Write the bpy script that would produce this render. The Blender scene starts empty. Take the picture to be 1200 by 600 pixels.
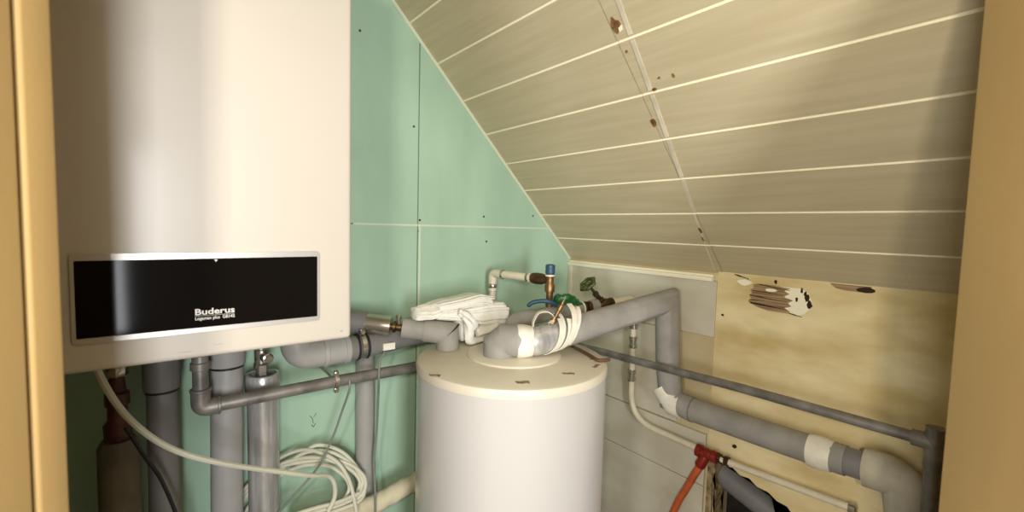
import bpy, bmesh, math, random
from mathutils import Vector, Matrix
PI = math.pi
rnd = random.Random(7)
sc = bpy.context.scene
COL = sc.collection

# ------------------------------------------------------------------ camera, world, lights, exposure
EYE = Vector((0.0, 0.0, 1.45))
def camera():
    yaw, pitch, roll = math.radians(38.5), math.radians(3.7), math.radians(1.5)
    f = Vector((math.sin(yaw) * math.cos(pitch), math.cos(yaw) * math.cos(pitch), -math.sin(pitch)))
    r = Vector((math.cos(yaw), -math.sin(yaw), 0)); u = r.cross(f)
    r2 = r * math.cos(roll) + u * math.sin(roll); u2 = u * math.cos(roll) - r * math.sin(roll)
    cd = bpy.data.cameras.new('camera'); cd.sensor_width = 36; cd.lens = 525 / 1200 * 36
    cd.clip_start = 0.02
    cd.dof.use_dof = True; cd.dof.focus_distance = 1.25; cd.dof.aperture_fstop = 4.5
    o = bpy.data.objects.new('camera', cd); COL.objects.link(o)
    m = Matrix((r2, u2, -f)).transposed().to_4x4(); m.translation = EYE
    o.matrix_world = m; sc.camera = o
camera()
w = bpy.data.worlds.new('world'); sc.world = w; w.use_nodes = True
bg = w.node_tree.nodes['Background']
bg.inputs['Color'].default_value = (1.0, 0.86, 0.66, 1); bg.inputs['Strength'].default_value = 0.22
def area(name, loc, target, sx, sy, power, color):
    l = bpy.data.lights.new(name, 'AREA'); l.shape = 'RECTANGLE'; l.size = sx; l.size_y = sy
    l.energy = power; l.color = color
    o = bpy.data.objects.new(name, l); COL.objects.link(o); o.location = loc
    o.rotation_euler = (Vector(target) - Vector(loc)).to_track_quat('-Z', 'Y').to_euler()
area('hall_window_light', (-0.36, -1.75, 1.25), (0.6, 1.1, 1.35), 0.42, 1.0, 50, (0.96, 0.98, 1.0))
area('hall_lamp_light', (-0.47, -0.34, 1.66), (0.6, 1.1, 1.30), 0.12, 0.12, 12.0, (1.0, 0.90, 0.75))
area('side_window_light', (-1.50, -0.38, 1.25), (0.9, 0.95, 1.1), 0.35, 1.0, 20, (0.96, 0.98, 1.0))
area('added_highlight_light', (-0.30, -1.70, 2.35), (0.7, 1.1, 1.3), 0.7, 0.5, 8, (1.0, 0.93, 0.82))  # added light for the upper boiler highlight, no such lamp known
sc.view_settings.view_transform = 'Standard'; sc.view_settings.look = 'None'
sc.view_settings.exposure = 0.2; sc.view_settings.gamma = 1.0
sc.view_settings.use_curve_mapping = False

# ------------------------------------------------------------------ materials
def srgb(r, g, b):
    f = lambda c: (c / 255) / 12.92 if c / 255 <= 0.04045 else ((c / 255 + 0.055) / 1.055) ** 2.4
    return (f(r), f(g), f(b), 1)
def mat(name, rgb, rough=0.5, metal=0.0, var=0.0, scale=(8, 8, 8), rgb2=None, bump=0.0, bscale=60, coat=0.0, spec=0.5, detail=4, ramp=(0.35, 0.65), rvar=0.0):
    m = bpy.data.materials.new(name); m.use_nodes = True
    nt = m.node_tree; b = nt.nodes['Principled BSDF']
    b.inputs['Base Color'].default_value = srgb(*rgb); b.inputs['Roughness'].default_value = rough
    b.inputs['Metallic'].default_value = metal; b.inputs['Specular IOR Level'].default_value = spec
    b.inputs['Coat Weight'].default_value = coat; b.inputs['Coat Roughness'].default_value = 0.15
    tc = nt.nodes.new('ShaderNodeTexCoord')
    if rgb2 is None and var: rgb2 = tuple(max(0, c * (1 - var)) for c in rgb)
    if rgb2:
        mp = nt.nodes.new('ShaderNodeMapping'); mp.inputs['Scale'].default_value = scale
        n = nt.nodes.new('ShaderNodeTexNoise'); n.inputs['Scale'].default_value = 1.0; n.inputs['Detail'].default_value = detail
        r = nt.nodes.new('ShaderNodeValToRGB')
        r.color_ramp.elements[0].position = ramp[0]; r.color_ramp.elements[1].position = ramp[1]
        r.color_ramp.elements[0].color = srgb(*rgb2); r.color_ramp.elements[1].color = srgb(*rgb)
        nt.links.new(tc.outputs['Object'], mp.inputs['Vector']); nt.links.new(mp.outputs['Vector'], n.inputs['Vector'])
        nt.links.new(n.outputs['Fac'], r.inputs['Fac']); nt.links.new(r.outputs['Color'], b.inputs['Base Color'])
    if bump:
        n2 = nt.nodes.new('ShaderNodeTexNoise'); n2.inputs['Scale'].default_value = bscale; n2.inputs['Detail'].default_value = 5
        bm = nt.nodes.new('ShaderNodeBump'); bm.inputs['Strength'].default_value = bump; bm.inputs['Distance'].default_value = 0.004
        nt.links.new(tc.outputs['Object'], n2.inputs['Vector']); nt.links.new(n2.outputs['Fac'], bm.inputs['Height'])
        nt.links.new(bm.outputs['Normal'], b.inputs['Normal'])
    return m
M = {
 'green':   mat('green_plasterboard', (174, 205, 180), 0.6, var=0.07, scale=(5, 5, 2), bump=0.05, bscale=90, spec=0.3),
 'tape':    mat('joint_filler', (205, 214, 190), 0.7),
 'knee':    mat('pale_board', (214, 208, 190), 0.55, rgb2=(194, 186, 162), scale=(4, 4, 7), bump=0.06, bscale=70),
 'midboard':mat('beige_board', (212, 197, 158), 0.7, rgb2=(190, 172, 128), scale=(5, 5, 9), bump=0.1),
 'yellow':  mat('aged_wallboard', (238, 222, 176), 0.75, rgb2=(200, 176, 118), scale=(3, 4.5, 11), bump=0.12, bscale=45, detail=9, ramp=(0.3, 0.68), spec=0.2),
 'cavity':  mat('dark_cavity', (46, 36, 26), 0.9, rgb2=(20, 14, 9), scale=(14, 14, 14), bump=0.3, bscale=25),
 'rubble':  mat('crumbled_plaster', (176, 156, 116), 0.9, rgb2=(96, 76, 50), scale=(40, 40, 40), bump=0.6, bscale=70),
 'plank':   mat('whitewashed_plank', (198, 185, 152), 0.42, rgb2=(189, 175, 141), scale=(55, 3, 55), bump=0.04, bscale=120, detail=8),
 'groove':  mat('cream_groove', (248, 240, 212), 0.5),
 'jamb':    mat('cream_door_frame', (172, 144, 94), 0.6, var=0.05, scale=(12, 12, 3), bump=0.05, bscale=160, spec=0.3),
 'floor':   mat('concrete_floor', (150, 138, 116), 0.8, var=0.3, scale=(6, 6, 6)),
 'hallfloor': mat('hall_floor', (168, 136, 96), 0.6, var=0.2, scale=(3, 20, 3)),
 'ceil':    mat('flat_ceiling', (214, 204, 180), 0.8),
 'boiler':  mat('white_enamel', (202, 195, 184), 0.42, coat=0.1, spec=0.5),
 'silver':  mat('silver_trim', (196, 192, 186), 0.34, metal=0.55),
 'glass':   mat('black_glass', (18, 15, 13), 0.07, spec=0.08),
 'letter':  mat('pale_print', (225, 222, 214), 0.6),
 'tank':    mat('tank_white', (198, 195, 190), 0.25, spec=0.9),
 'lid':     mat('tank_lid', (222, 213, 192), 0.42, var=0.04, scale=(5, 5, 5)),
 'pvc':     mat('grey_plastic', (168, 166, 162), 0.42, var=0.06, scale=(12, 12, 12)),
 'pvcd':    mat('dark_grey_plastic', (128, 126, 123), 0.42, var=0.1, scale=(12, 12, 6)),
 'foam':    mat('grey_foam_sleeve', (158, 154, 146), 0.7, var=0.1, scale=(14, 14, 14), bump=0.06, bscale=180),
 'foil':    mat('foil_sleeve', (214, 212, 210), 0.27, metal=0.5, var=0.18, scale=(60, 60, 5), bump=0.3, bscale=55),
 'steel':   mat('dull_steel', (150, 145, 138), 0.42, metal=0.45, var=0.25, scale=(20, 20, 20)),
 'zinc':    mat('bright_zinc', (204, 200, 190), 0.26, metal=0.9, var=0.15, scale=(40, 40, 40)),
 'nickel':  mat('brushed_sleeve', (190, 182, 166), 0.25, metal=0.85),
 'brass':   mat('brass', (150, 116, 74), 0.4, metal=0.7, var=0.3, scale=(40, 40, 40)),
 'bronze':  mat('old_bronze', (104, 78, 48), 0.42, metal=0.7, var=0.35, scale=(40, 40, 40)),
 'white_pipe': mat('white_pipe', (226, 216, 190), 0.4, var=0.06, scale=(20, 20, 20)),
 'tapew':   mat('white_tape', (236, 230, 212), 0.6, var=0.06, scale=(30, 30, 30), bump=0.1, bscale=90),
 'cloth':   mat('white_knit', (240, 238, 228), 0.85, var=0.05, scale=(40, 40, 40), bump=0.25, bscale=260, spec=0.15),
 'bluecap': mat('blue_cap', (44, 80, 104), 0.4),
 'greenh':  mat('green_handle', (24, 104, 44), 0.4, var=0.35, scale=(50, 50, 50), coat=0.2),
 'knob':    mat('green_bronze_knob', (92, 104, 52), 0.45, metal=0.4, var=0.4, scale=(60, 60, 60)),
 'cable':   mat('pale_cable', (206, 204, 184), 0.5),
 'gcable':  mat('grey_cable', (124, 130, 122), 0.5),
 'bcable':  mat('black_cable', (28, 28, 26), 0.5),
 'brown':   mat('brown_cable', (96, 66, 40), 0.55),
 'duct':    mat('beige_wrap', (216, 206, 176), 0.7, var=0.12, scale=(14, 14, 14), bump=0.25, bscale=35),
 'red':     mat('red_fitting', (146, 36, 22), 0.4, var=0.25, scale=(50, 50, 50)),
 'orange':  mat('orange_hose', (204, 98, 50), 0.4, var=0.12, scale=(30, 30, 30)),
 'beige':   mat('dull_insulation', (196, 188, 166), 0.75, var=0.15, scale=(14, 14, 8)),
 'shadefoam': mat('shaded_insulation', (124, 116, 98), 0.8, var=0.2, scale=(14, 14, 8)),  # beige insulation, colour darkened for the shade at far left
 'darkred': mat('dark_red_fitting', (92, 48, 38), 0.5, var=0.3, scale=(40, 40, 40)),
 'rubber':  mat('black_rubber', (30, 29, 28), 0.6),
 'screwm':  mat('screw_steel', (70, 72, 66), 0.45, metal=0.6),
 'stain':   mat('torn_brown', (150, 112, 64), 0.9, rgb2=(96, 62, 30), scale=(60, 60, 60)),
 'fibre':   mat('torn_fibre', (176, 150, 112), 0.9, rgb2=(120, 92, 62), scale=(12, 5, 160), bump=0.5, bscale=80),
 'slit':    mat('dark_slit', (50, 34, 18), 0.95),
 'filler':  mat('pale_filler', (216, 206, 182), 0.55, var=0.1, scale=(20, 6, 20)),
 'clip':    mat('torn_tape_mark', (150, 132, 98), 0.6, var=0.35, scale=(90, 90, 90)),
}

# ------------------------------------------------------------------ helpers
def thing(name, label, cat, loc=(0, 0, 0), group=None):
    o = bpy.data.objects.new(name, None); o.empty_display_size = 0.05; COL.objects.link(o); o.location = loc
    o['label'] = label; o['category'] = cat
    if group: o['group'] = group
    return o
def root_of(o):
    while o.parent: o = o.parent
    return o
def part(name, bm, m, parent=None, smooth=40, label=None):
    off = Vector(root_of(parent).location) if parent else Vector()
    bmesh.ops.translate(bm, verts=bm.verts, vec=-off)
    bmesh.ops.recalc_face_normals(bm, faces=bm.faces)
    me = bpy.data.meshes.new(name); bm.to_mesh(me); bm.free()
    for mm in (m if isinstance(m, (list, tuple)) else [m]): me.materials.append(M[mm])
    if smooth:
        me.shade_smooth(); me.set_sharp_from_angle(angle=math.radians(smooth))
    o = bpy.data.objects.new(name, me); COL.objects.link(o)
    if parent: o.parent = parent
    if label: o['label'] = label
    return o
def solo(name, bm, m, label, cat, group=None, smooth=40):
    o = part(name, bm, m, None, smooth); o['label'] = label; o['category'] = cat
    if group: o['group'] = group
    return o
def struct(name, bm, m, smooth=0, parent=None):
    o = part(name, bm, m, parent, smooth); o['kind'] = 'structure'; return o
def merge(bm, other):
    me = bpy.data.meshes.new('tmp'); other.to_mesh(me); other.free(); bm.from_mesh(me); bpy.data.meshes.remove(me)
def box(lo, hi, bevel=0.0, seg=2, bm=None):
    b = bmesh.new()
    bmesh.ops.create_cube(b, size=1.0)
    lo, hi = Vector(lo), Vector(hi)
    for v in b.verts: v.co = Vector([lo[i] + (v.co[i] + 0.5) * (hi[i] - lo[i]) for i in range(3)])
    if bevel: bmesh.ops.bevel(b, geom=list(b.edges), offset=bevel, segments=seg, affect='EDGES', profile=0.5)
    if bm is not None: merge(bm, b); return bm
    return b
def spline(pts, n=10):
    P = [Vector(p) for p in pts]
    if len(P) < 3: return P
    Q = [2 * P[0] - P[1]] + P + [2 * P[-1] - P[-2]]
    out = []
    for i in range(1, len(Q) - 2):
        a, b, c, d = Q[i - 1:i + 3]
        for k in range(n):
            t = k / n
            out.append(0.5 * ((2 * b) + (c - a) * t + (2 * a - 5 * b + 4 * c - d) * t * t + (3 * b - a - 3 * c + d) * t ** 3))
    out.append(P[-1]); return out
def rounded(pts, r, n=6):
    """polyline with its corners rounded to radius r"""
    P = [Vector(p) for p in pts]; out = [P[0]]
    for i in range(1, len(P) - 1):
        a, b, c = P[i - 1], P[i], P[i + 1]
        u, v = (a - b), (c - b); k = min(r, u.length * .49, v.length * .49)
        p0, p2 = b + u.normalized() * k, b + v.normalized() * k
        for j in range(n + 1):
            t = j / n; out.append((1 - t) ** 2 * p0 + 2 * t * (1 - t) * b + t * t * p2)
    out.append(P[-1]); return out
def tube(pts, r, n=20, cap=True, bm=None, wob=None):
    """sweep a circle along pts, mitred at each corner"""
    bm = bm or bmesh.new()
    P = [Vector(p) for p in pts]
    P = [P[0]] + [P[i] for i in range(1, len(P)) if (P[i] - P[i - 1]).length > 1e-6]
    R = r if isinstance(r, (list, tuple)) else [r] * len(P)
    d = [(P[i + 1] - P[i]).normalized() for i in range(len(P) - 1)]
    x = d[0].orthogonal().normalized(); rings = []
    for i, p in enumerate(P):
        din = d[max(i - 1, 0)]; dout = d[min(i, len(d) - 1)]
        if i > 0 and i - 1 > 0:
            q = d[i - 2].rotation_difference(d[i - 1]); x = q @ x
        y = din.cross(x).normalized(); nb = (din + dout).normalized()
        ring = []
        for k in range(n):
            a = 2 * PI * k / n
            rr = R[i] * (wob(i, a) if wob else 1)
            o = (x * math.cos(a) + y * math.sin(a)) * rr
            o = o - din * (o.dot(nb) / din.dot(nb))
            ring.append(bm.verts.new(p + o))
        rings.append(ring)
    for a, b in zip(rings, rings[1:]):
        for k in range(n): bm.faces.new((a[k], a[(k + 1) % n], b[(k + 1) % n], b[k]))
    if cap:
        bm.faces.new(rings[0][::-1]); bm.faces.new(rings[-1])
    return bm
def lathe(profile, origin, axis=(0, 0, 1), n=32, bm=None):
    """profile of (radius, height) pairs turned about axis through origin"""
    bm = bm or bmesh.new()
    ax = Vector(axis).normalized(); x = ax.orthogonal().normalized(); y = ax.cross(x); o = Vector(origin)
    rings = []
    for r, h in profile:
        if r < 1e-6: rings.append([bm.verts.new(o + ax * h)])
        else: rings.append([bm.verts.new(o + ax * h + (x * math.cos(2 * PI * k / n) + y * math.sin(2 * PI * k / n)) * r) for k in range(n)])
    for a, b in zip(rings, rings[1:]):
        for k in range(n):
            k2 = (k + 1) % n
            if len(a) == 1 and len(b) == 1: continue
            if len(a) == 1: bm.faces.new((a[0], b[k2], b[k]))
            elif len(b) == 1: bm.faces.new((a[k], a[k2], b[0]))
            else: bm.faces.new((a[k], a[k2], b[k2], b[k]))
    for r in (rings[0], rings[-1]):
        if len(r) > 1: bm.faces.new(r)
    return bm
def ringband(origin, axis, r, width, t, n=28, bm=None):
    """hollow band around a pipe"""
    h = width / 2; e = min(t * .4, h * .5)
    bm = bm or bmesh.new()
    ax = Vector(axis).normalized(); x = ax.orthogonal().normalized(); y = ax.cross(x); o = Vector(origin)
    prof = [(r, -h), (r + t - e, -h), (r + t, -h + e), (r + t, h - e), (r + t - e, h), (r, h)]
    rings = [[bm.verts.new(o + ax * hh + (x * math.cos(2 * PI * k / n) + y * math.sin(2 * PI * k / n)) * rr) for k in range(n)] for rr, hh in prof]
    for i in range(len(rings)):
        a, b = rings[i], rings[(i + 1) % len(rings)]
        for k in range(n): bm.faces.new((a[k], a[(k + 1) % n], b[(k + 1) % n], b[k]))
    return bm
def prism(poly, axis, a, b, bm=None):
    """polygon in the plane across axis ('X': (y,z), 'Y': (x,z), 'Z': (x,y)) extruded from a to b"""
    bm = bm or bmesh.new()
    def P(p, t): return {'X': (t, p[0], p[1]), 'Y': (p[0], t, p[1]), 'Z': (p[0], p[1], t)}[axis]
    A = [bm.verts.new(P(p, a)) for p in poly]; B = [bm.verts.new(P(p, b)) for p in poly]
    f1 = bm.faces.new(A); f2 = bm.faces.new(B[::-1]); n = len(poly)
    for i in range(n): bm.faces.new((A[i], B[i], B[(i + 1) % n], A[(i + 1) % n]))
    bmesh.ops.triangulate(bm, faces=[f1, f2])
    return bm
def loft(rings, bm=None, cap=True):
    bm = bm or bmesh.new(); V = [[bm.verts.new(p) for p in r] for r in rings]; n = len(V[0])
    for a, b in zip(V, V[1:]):
        for k in range(n): bm.faces.new((a[k], a[(k + 1) % n], b[(k + 1) % n], b[k]))
    if cap: bm.faces.new(V[0][::-1]); bm.faces.new(V[-1])
    return bm

# ------------------------------------------------------------------ the room
YB, XR = 1.46, 1.507                      # planes of the green wall and the knee wall
ZK = 1.315                                # height where the slope meets the knee wall
ru = Vector((0.7826, -0.6225, 0)); fw = Vector((0.6225, 0.7826, 0))   # along and into the doorway
def door_pt(u, d): return ru * u + fw * d
def door_block(u0, u1, d0, d1, z0, z1, bevel=0.0, seg=3):
    b = box((u0, d0, z0), (u1, d1, z1), bevel, seg)
    for v in b.verts: v.co = ru * v.co.x + fw * v.co.y + Vector((0, 0, v.co.z))
    return b
struct('floor', box((-1.4, -0.9, -0.06), (1.75, 1.6, 0.0)), 'floor')
struct('floor.001', box((-4, -5, -0.07), (4, -0.9, -0.005)), 'hallfloor')
# green plasterboard gable wall: three sheets with narrow joints
def sheet(x0, x1, z0, z1, bm):
    top = lambda x: min(z1, ZK + (XR + 0.02 - x))
    if x1 > 1.2 and z1 > 1.3:
        xb = XR + 0.02 - (z1 - ZK) if z1 > ZK else x1
        poly = [(x0, z0), (x1, z0), (x1, max(z0, top(x1)))]
        if top(x0) >= z1: poly += [(xb, z1), (x0, z1)]
        else: poly += [(x0, top(x0))]
        prism(poly, 'Y', YB, YB + 0.03, bm)
    else: box((x0, YB, z0), (x1, YB + 0.03, z1), 0.0015, 1, bm)
g = bmesh.new()
sheet(-1.3, 0.7285, 1.449, 2.55, g); sheet(-1.3, 0.7285, -0.02, 1.4465, g)
sheet(0.7315, 1.60, 1.449, 2.55, g); sheet(0.7315, 1.60, -0.02, 1.4465, g)
box((-1.4, YB + 0.028, -0.05), (1.75, YB + 0.1, 2.6), bm=g)
wall_back = struct('wall_back', g, 'green', 0)
jt = bmesh.new()
box((0.50, YB - 0.0012, 1.4445), (1.36, YB + 0.001, 1.4505), bm=jt)
box((0.7335, YB - 0.0012, 0.3), (0.7405, YB + 0.001, 1.4445), bm=jt)
part('joint_filler', jt, 'tape', wall_back, 0)
for x, z in ((0.737, 1.466), (0.735, 1.427), (1.014, 1.488), (1.029, 1.390), (0.745, 2.069), (1.026, 1.795), (0.223, 0.623), (0.179, 0.647), (0.71, 1.79), (0.52, 2.06), (1.27, 1.50), (0.735, 0.86)):
    part('screw_head', lathe([(0.0042, 0), (0.004, 0.0012), (0.002, 0.0012), (0.0018, 0.0006), (0, 0.0006)], (x, YB + 0.0004, z), (0, -1, 0), 12), 'screwm', wall_back)
for pts_ in ([(0.366, 0.842), (0.374, 0.832), (0.377, 0.815)], [(0.386, 0.846), (0.378, 0.834)], [(0.371, 0.812), (0.378, 0.803), (0.384, 0.814)]):
    part('pencil_mark', tube([(x, YB, z) for x, z in pts_], 0.0009, 6), 'screwm', wall_back)
# the painted edge strip where board and slope meet
e0, e1 = Vector((0.30, 0, ZK + XR - 0.30)), Vector((XR, 0, ZK))
dn = Vector((-0.7071, 0, -0.7071))
st = bmesh.new()
c = [(e0.x, e0.z), (e1.x, e1.z), (e1.x + dn.x * 0.012, e1.z + dn.z * 0.012), (e0.x + dn.x * 0.012, e0.z + dn.z * 0.012)]
prism(c, 'Y', YB - 0.004, YB, st)
struct('trim_6', st, 'tape')

# knee wall: cavity wall behind, boards in front
struct('wall_right', box((1.67, -0.9, -0.02), (1.73, 1.6, 1.5)), 'cavity')
def board(y0, y1, z0, z1, x0, x1, m, name, bev=0.002):
    return struct(name, box((x0, y0, z0), (x1, y1, z1), bev, 1), m, 0)
board(0.757, 1.56, 0.0, ZK + 0.03, XR + 0.006, 1.68, 'midboard', 'wall_right_backing'.replace('_backing', '.001'))
board(0.7575, 1.445, 1.087, 1.281, XR - 0.006, XR + 0.012, 'knee', 'trim_2')
board(0.765, 1.445, 0.552, 0.738, XR - 0.008, XR + 0.012, 'knee', 'trim_3')
board(0.765, 1.445, 0.0, 0.5495, XR - 0.008, XR + 0.012, 'knee', 'trim_4')
board(0.885, 1.445, 0.741, 1.085, XR - 0.003, XR + 0.012, 'knee', 'trim_5')
lt = box((XR - 0.02, 0.767, 1.281), (XR + 0.01, 1.4575, 1.296), 0.003)
box((XR - 0.012, 0.767, 1.296), (XR + 0.01, 1.4575, 1.305), 0.002, bm=lt)
struct('trim_1', lt, 'groove', 40)
struct('trim_7', box((XR - 0.014, 1.437, 0.0), (XR + 0.01, 1.4595, 1.281), 0.003), 'knee', 40)
plate = [(0.757, 1.318), (-0.9, 1.318), (-0.9, 0.0), (0.375, 0.0), (0.385, 0.30), (0.40, 0.47), (0.425, 0.535), (0.455, 0.575), (0.475, 0.585), (0.50, 0.612), (0.53, 0.615), (0.555, 0.63),
         (0.59, 0.632), (0.615, 0.648), (0.645, 0.645), (0.67, 0.66), (0.695, 0.655), (0.715, 0.662), (0.735, 0.655), (0.742, 0.664), (0.757, 0.668)]
yb = struct('wall_right.002', prism(plate, 'X', XR, XR + 0.018), 'yellow')
rb = [(0.757, 0.67), (0.738, 0.66), (0.73, 0.62), (0.736, 0.585), (0.722, 0.55), (0.731, 0.50), (0.722, 0.44), (0.735, 0.36), (0.725, 0.2), (0.73, 0.0), (0.757, 0.0)]
struct('wall_right.003', prism(rb, 'X', XR + 0.002, XR + 0.06), 'rubble')
# torn paper near the top of the aged board
def blob(cy, cz, ry, rz, n=14, jag=0.3):
    return [(cy + ry * math.cos(2 * PI * k / n) * (1 + rnd.uniform(-jag, jag)), cz + rz * math.sin(2 * PI * k / n) * (1 + rnd.uniform(-jag, jag))) for k in range(n)]
def rows_patch(name, rows, m, t):
    """ragged patch given as (z, y_left, y_right) rows from top to bottom"""
    b = bmesh.new()
    F = [[b.verts.new((XR - t, y, z)) for y in (y0, y1)] for z, y0, y1 in rows]
    K = [[b.verts.new((XR + 0.001, y, z)) for y in (y0, y1)] for z, y0, y1 in rows]
    for i in range(len(rows) - 1):
        b.faces.new((F[i][0], F[i][1], F[i + 1][1], F[i + 1][0]))
        b.faces.new((K[i][0], K[i + 1][0], K[i + 1][1], K[i][1]))
        b.faces.new((F[i][0], F[i + 1][0], K[i + 1][0], K[i][0])); b.faces.new((F[i][1], K[i][1], K[i + 1][1], F[i + 1][1]))
    b.faces.new((F[0][0], K[0][0], K[0][1], F[0][1])); b.faces.new((F[-1][0], F[-1][1], K[-1][1], K[-1][0]))
    return part(name, b, m, yb, 0)
rows_patch('peeled_paper', [(1.288, 0.575, 0.50), (1.279, 0.56, 0.485), (1.262, 0.545, 0.475), (1.245, 0.54, 0.47), (1.228, 0.545, 0.478), (1.214, 0.54, 0.49), (1.206, 0.52, 0.505)], 'groove', 0.0012)
rows_patch('torn_patch', [(1.290, 0.625, 0.58), (1.285, 0.640, 0.53), (1.276, 0.636, 0.548), (1.268, 0.648, 0.532), (1.258, 0.641, 0.55), (1.250, 0.650, 0.522), (1.240, 0.643, 0.535), (1.231, 0.652, 0.525), (1.224, 0.646, 0.545), (1.216, 0.625, 0.53), (1.208, 0.590, 0.525)], 'fibre', 0.0020)
for y0, y1, z0, z1, t in ((0.648, 0.535, 1.250, 1.243, 0.0014), (0.64, 0.55, 1.266, 1.263, 0.0012), (0.645, 0.535, 1.226, 1.219, 0.0028), (0.53, 0.495, 1.210, 1.204, 0.0016), (0.62, 0.53, 1.288, 1.279, 0.0016), (0.70, 0.655, 1.312, 1.302, 0.0018), (0.657, 0.653, 1.302, 1.288, 0.002), (0.648, 0.60, 1.236, 1.238, 0.0012)):
    b_ = [(z0 + t, y0, y0 - .002), (z0, y0, y0 - .004)]
    n_ = 7
    bmx = bmesh.new(); up = []; lo = []
    for k in range(n_ + 1):
        f = k / n_; h = t * (1 - .75 * abs(2 * f - .6)) * rnd.uniform(.7, 1.2) + .0004
        up.append((y0 + (y1 - y0) * f, z0 + (z1 - z0) * f + h)); lo.append((y0 + (y1 - y0) * f, z0 + (z1 - z0) * f - h))
    U = [bmx.verts.new((XR - .0026, y, z)) for y, z in up]; L = [bmx.verts.new((XR - .0026, y, z)) for y, z in lo]
    U2 = [bmx.verts.new((XR + .001, y, z)) for y, z in up]; L2 = [bmx.verts.new((XR + .001, y, z)) for y, z in lo]
    for k in range(n_):
        bmx.faces.new((U[k], U[k + 1], L[k + 1], L[k])); bmx.faces.new((U[k], U2[k], U2[k + 1], U[k + 1])); bmx.faces.new((L[k], L[k + 1], L2[k + 1], L2[k]))
    part('paper_crack', bmx, 'slit', yb, 0)
for cy, cz, ry, rz in ((0.485, 1.262, 0.006, 0.011), (0.478, 1.243, 0.007, 0.012), (0.512, 1.254, 0.003, 0.008), (0.500, 1.283, 0.003, 0.009), (0.490, 1.275, 0.004, 0.006), (0.348, 1.304, 0.018, 0.009), (0.573, 1.301, 0.004, 0.006), (0.733, 1.17, 0.004, 0.004), (0.668, 0.735, 0.008, 0.006)):
    part('board_hole', prism(blob(cy, cz, ry, rz, 11, .25), 'X', XR - 0.0026, XR + 0.001), 'slit', yb, 0)
rows_patch('torn_patch', [(1.314, 0.43, 0.335), (1.308, 0.425, 0.338), (1.301, 0.415, 0.345), (1.297, 0.39, 0.36)], 'fibre', 0.0014)
for cy, cz, ry, rz in ((0.585, 1.274, 0.016, 0.005), (0.665, 1.290, 0.022, 0.010)):
    part('paper_flap', prism(blob(cy, cz, ry, rz, 12, 0.2), 'X', XR - 0.004, XR - 0.001), 'groove', yb, 0)

# sloped plank ceiling: tongue and groove boards with cream grooves, one mesh
GS = [0.131, 0.272, 0.4105, 0.552, 0.697, 0.848, 1.003, 1.157, 1.31, 1.463, 1.616]
def slope_pt(s, h, y): return Vector((XR - s * 0.70711 + h * 0.70711, y, ZK + s * 0.70711 + h * 0.70711))
prof = [(-0.03, 0, 0)]
for s in GS: prof += [(s - 0.0042, 0, 0), (s - 0.0032, 0.0035, 1), (s + 0.0025, 0.0035, 1), (s + 0.0025, 0.0, 0)]
prof.append((1.72, 0, 0))
cb = bmesh.new()
def ceil_run(y0, y1, dh):
    rows = [[cb.verts.new(slope_pt(s, h + dh, y)) for s, h, _ in prof] for y in (y0, y1)]
    back = [[cb.verts.new(slope_pt(s, 0.03, y)) for s in (prof[0][0], prof[-1][0])] for y in (y0, y1)]
    for i in range(len(prof) - 1):
        f = cb.faces.new((rows[0][i], rows[0][i + 1], rows[1][i + 1], rows[1][i]))
        f.material_index = 1 if prof[i][2] or prof[i + 1][2] else 0
    cb.faces.new((back[0][0], back[1][0], back[1][1], back[0][1]))
ceil_run(-1.0, 0.742, 0.0012); ceil_run(0.742, 1.50, 0.0)
me_o = struct('ceiling', cb, ['plank', 'groove'], 0)
# pale filled butt joint running down the slope, with torn spots
def slope_patch(name, poly, m, t):
    b = bmesh.new()
    A = [b.verts.new(slope_pt(s, -t, y)) for s, y in poly]; B = [b.verts.new(slope_pt(s, 0.003, y)) for s, y in poly]
    f1 = b.faces.new(A); b.faces.new(B[::-1]); n = len(poly)
    for i in range(n): b.faces.new((A[i], B[i], B[(i + 1) % n], A[(i + 1) % n]))
    bmesh.ops.triangulate(b, faces=[f1])
    return part(name, b, m, me_o, 0)
jy = lambda s: 0.768 - 0.078 * max(0, s - 0.02)
for a, b_ in zip([0.0] + GS[:8], GS[:9]):
    lo, hi = a + 0.006, b_ - 0.007
    wd = 0.008 if a > 0.2 else 0.004
    slope_patch('joint_strip', [(lo, jy(lo) - wd), (hi, jy(hi) - wd), (hi, jy(hi) + wd * .4), (lo, jy(lo) + wd * .4)], 'filler', 0.0008)
for s, y, a, b_ in ((0.886, 0.728, 0.020, 0.013), (0.610, 0.744, 0.016, 0.007), (0.198, 0.752, 0.016, 0.005), (0.726, 0.637, 0.006, 0.003), (0.730, 0.675, 0.003, 0.003), (0.819, 0.729, 0.004, 0.003), (0.703, 0.70, 0.004, 0.006), (0.16, 0.757, 0.012, 0.004)):
    slope_patch('torn_spot', [(s + a * math.cos(2 * PI * k / 11) * rnd.uniform(.7, 1.2), y + b_ * math.sin(2 * PI * k / 11) * rnd.uniform(.7, 1.2)) for k in range(11)], 'stain', 0.0014)
slope_patch('torn_spot', [(0.872, 0.715), (0.884, 0.712), (0.880, 0.722), (0.868, 0.724)], 'groove', 0.002)
struct('ceiling.001', box((-1.4, -1.0, 2.5), (0.36, 1.5, 2.56)), 'ceil')

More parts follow.
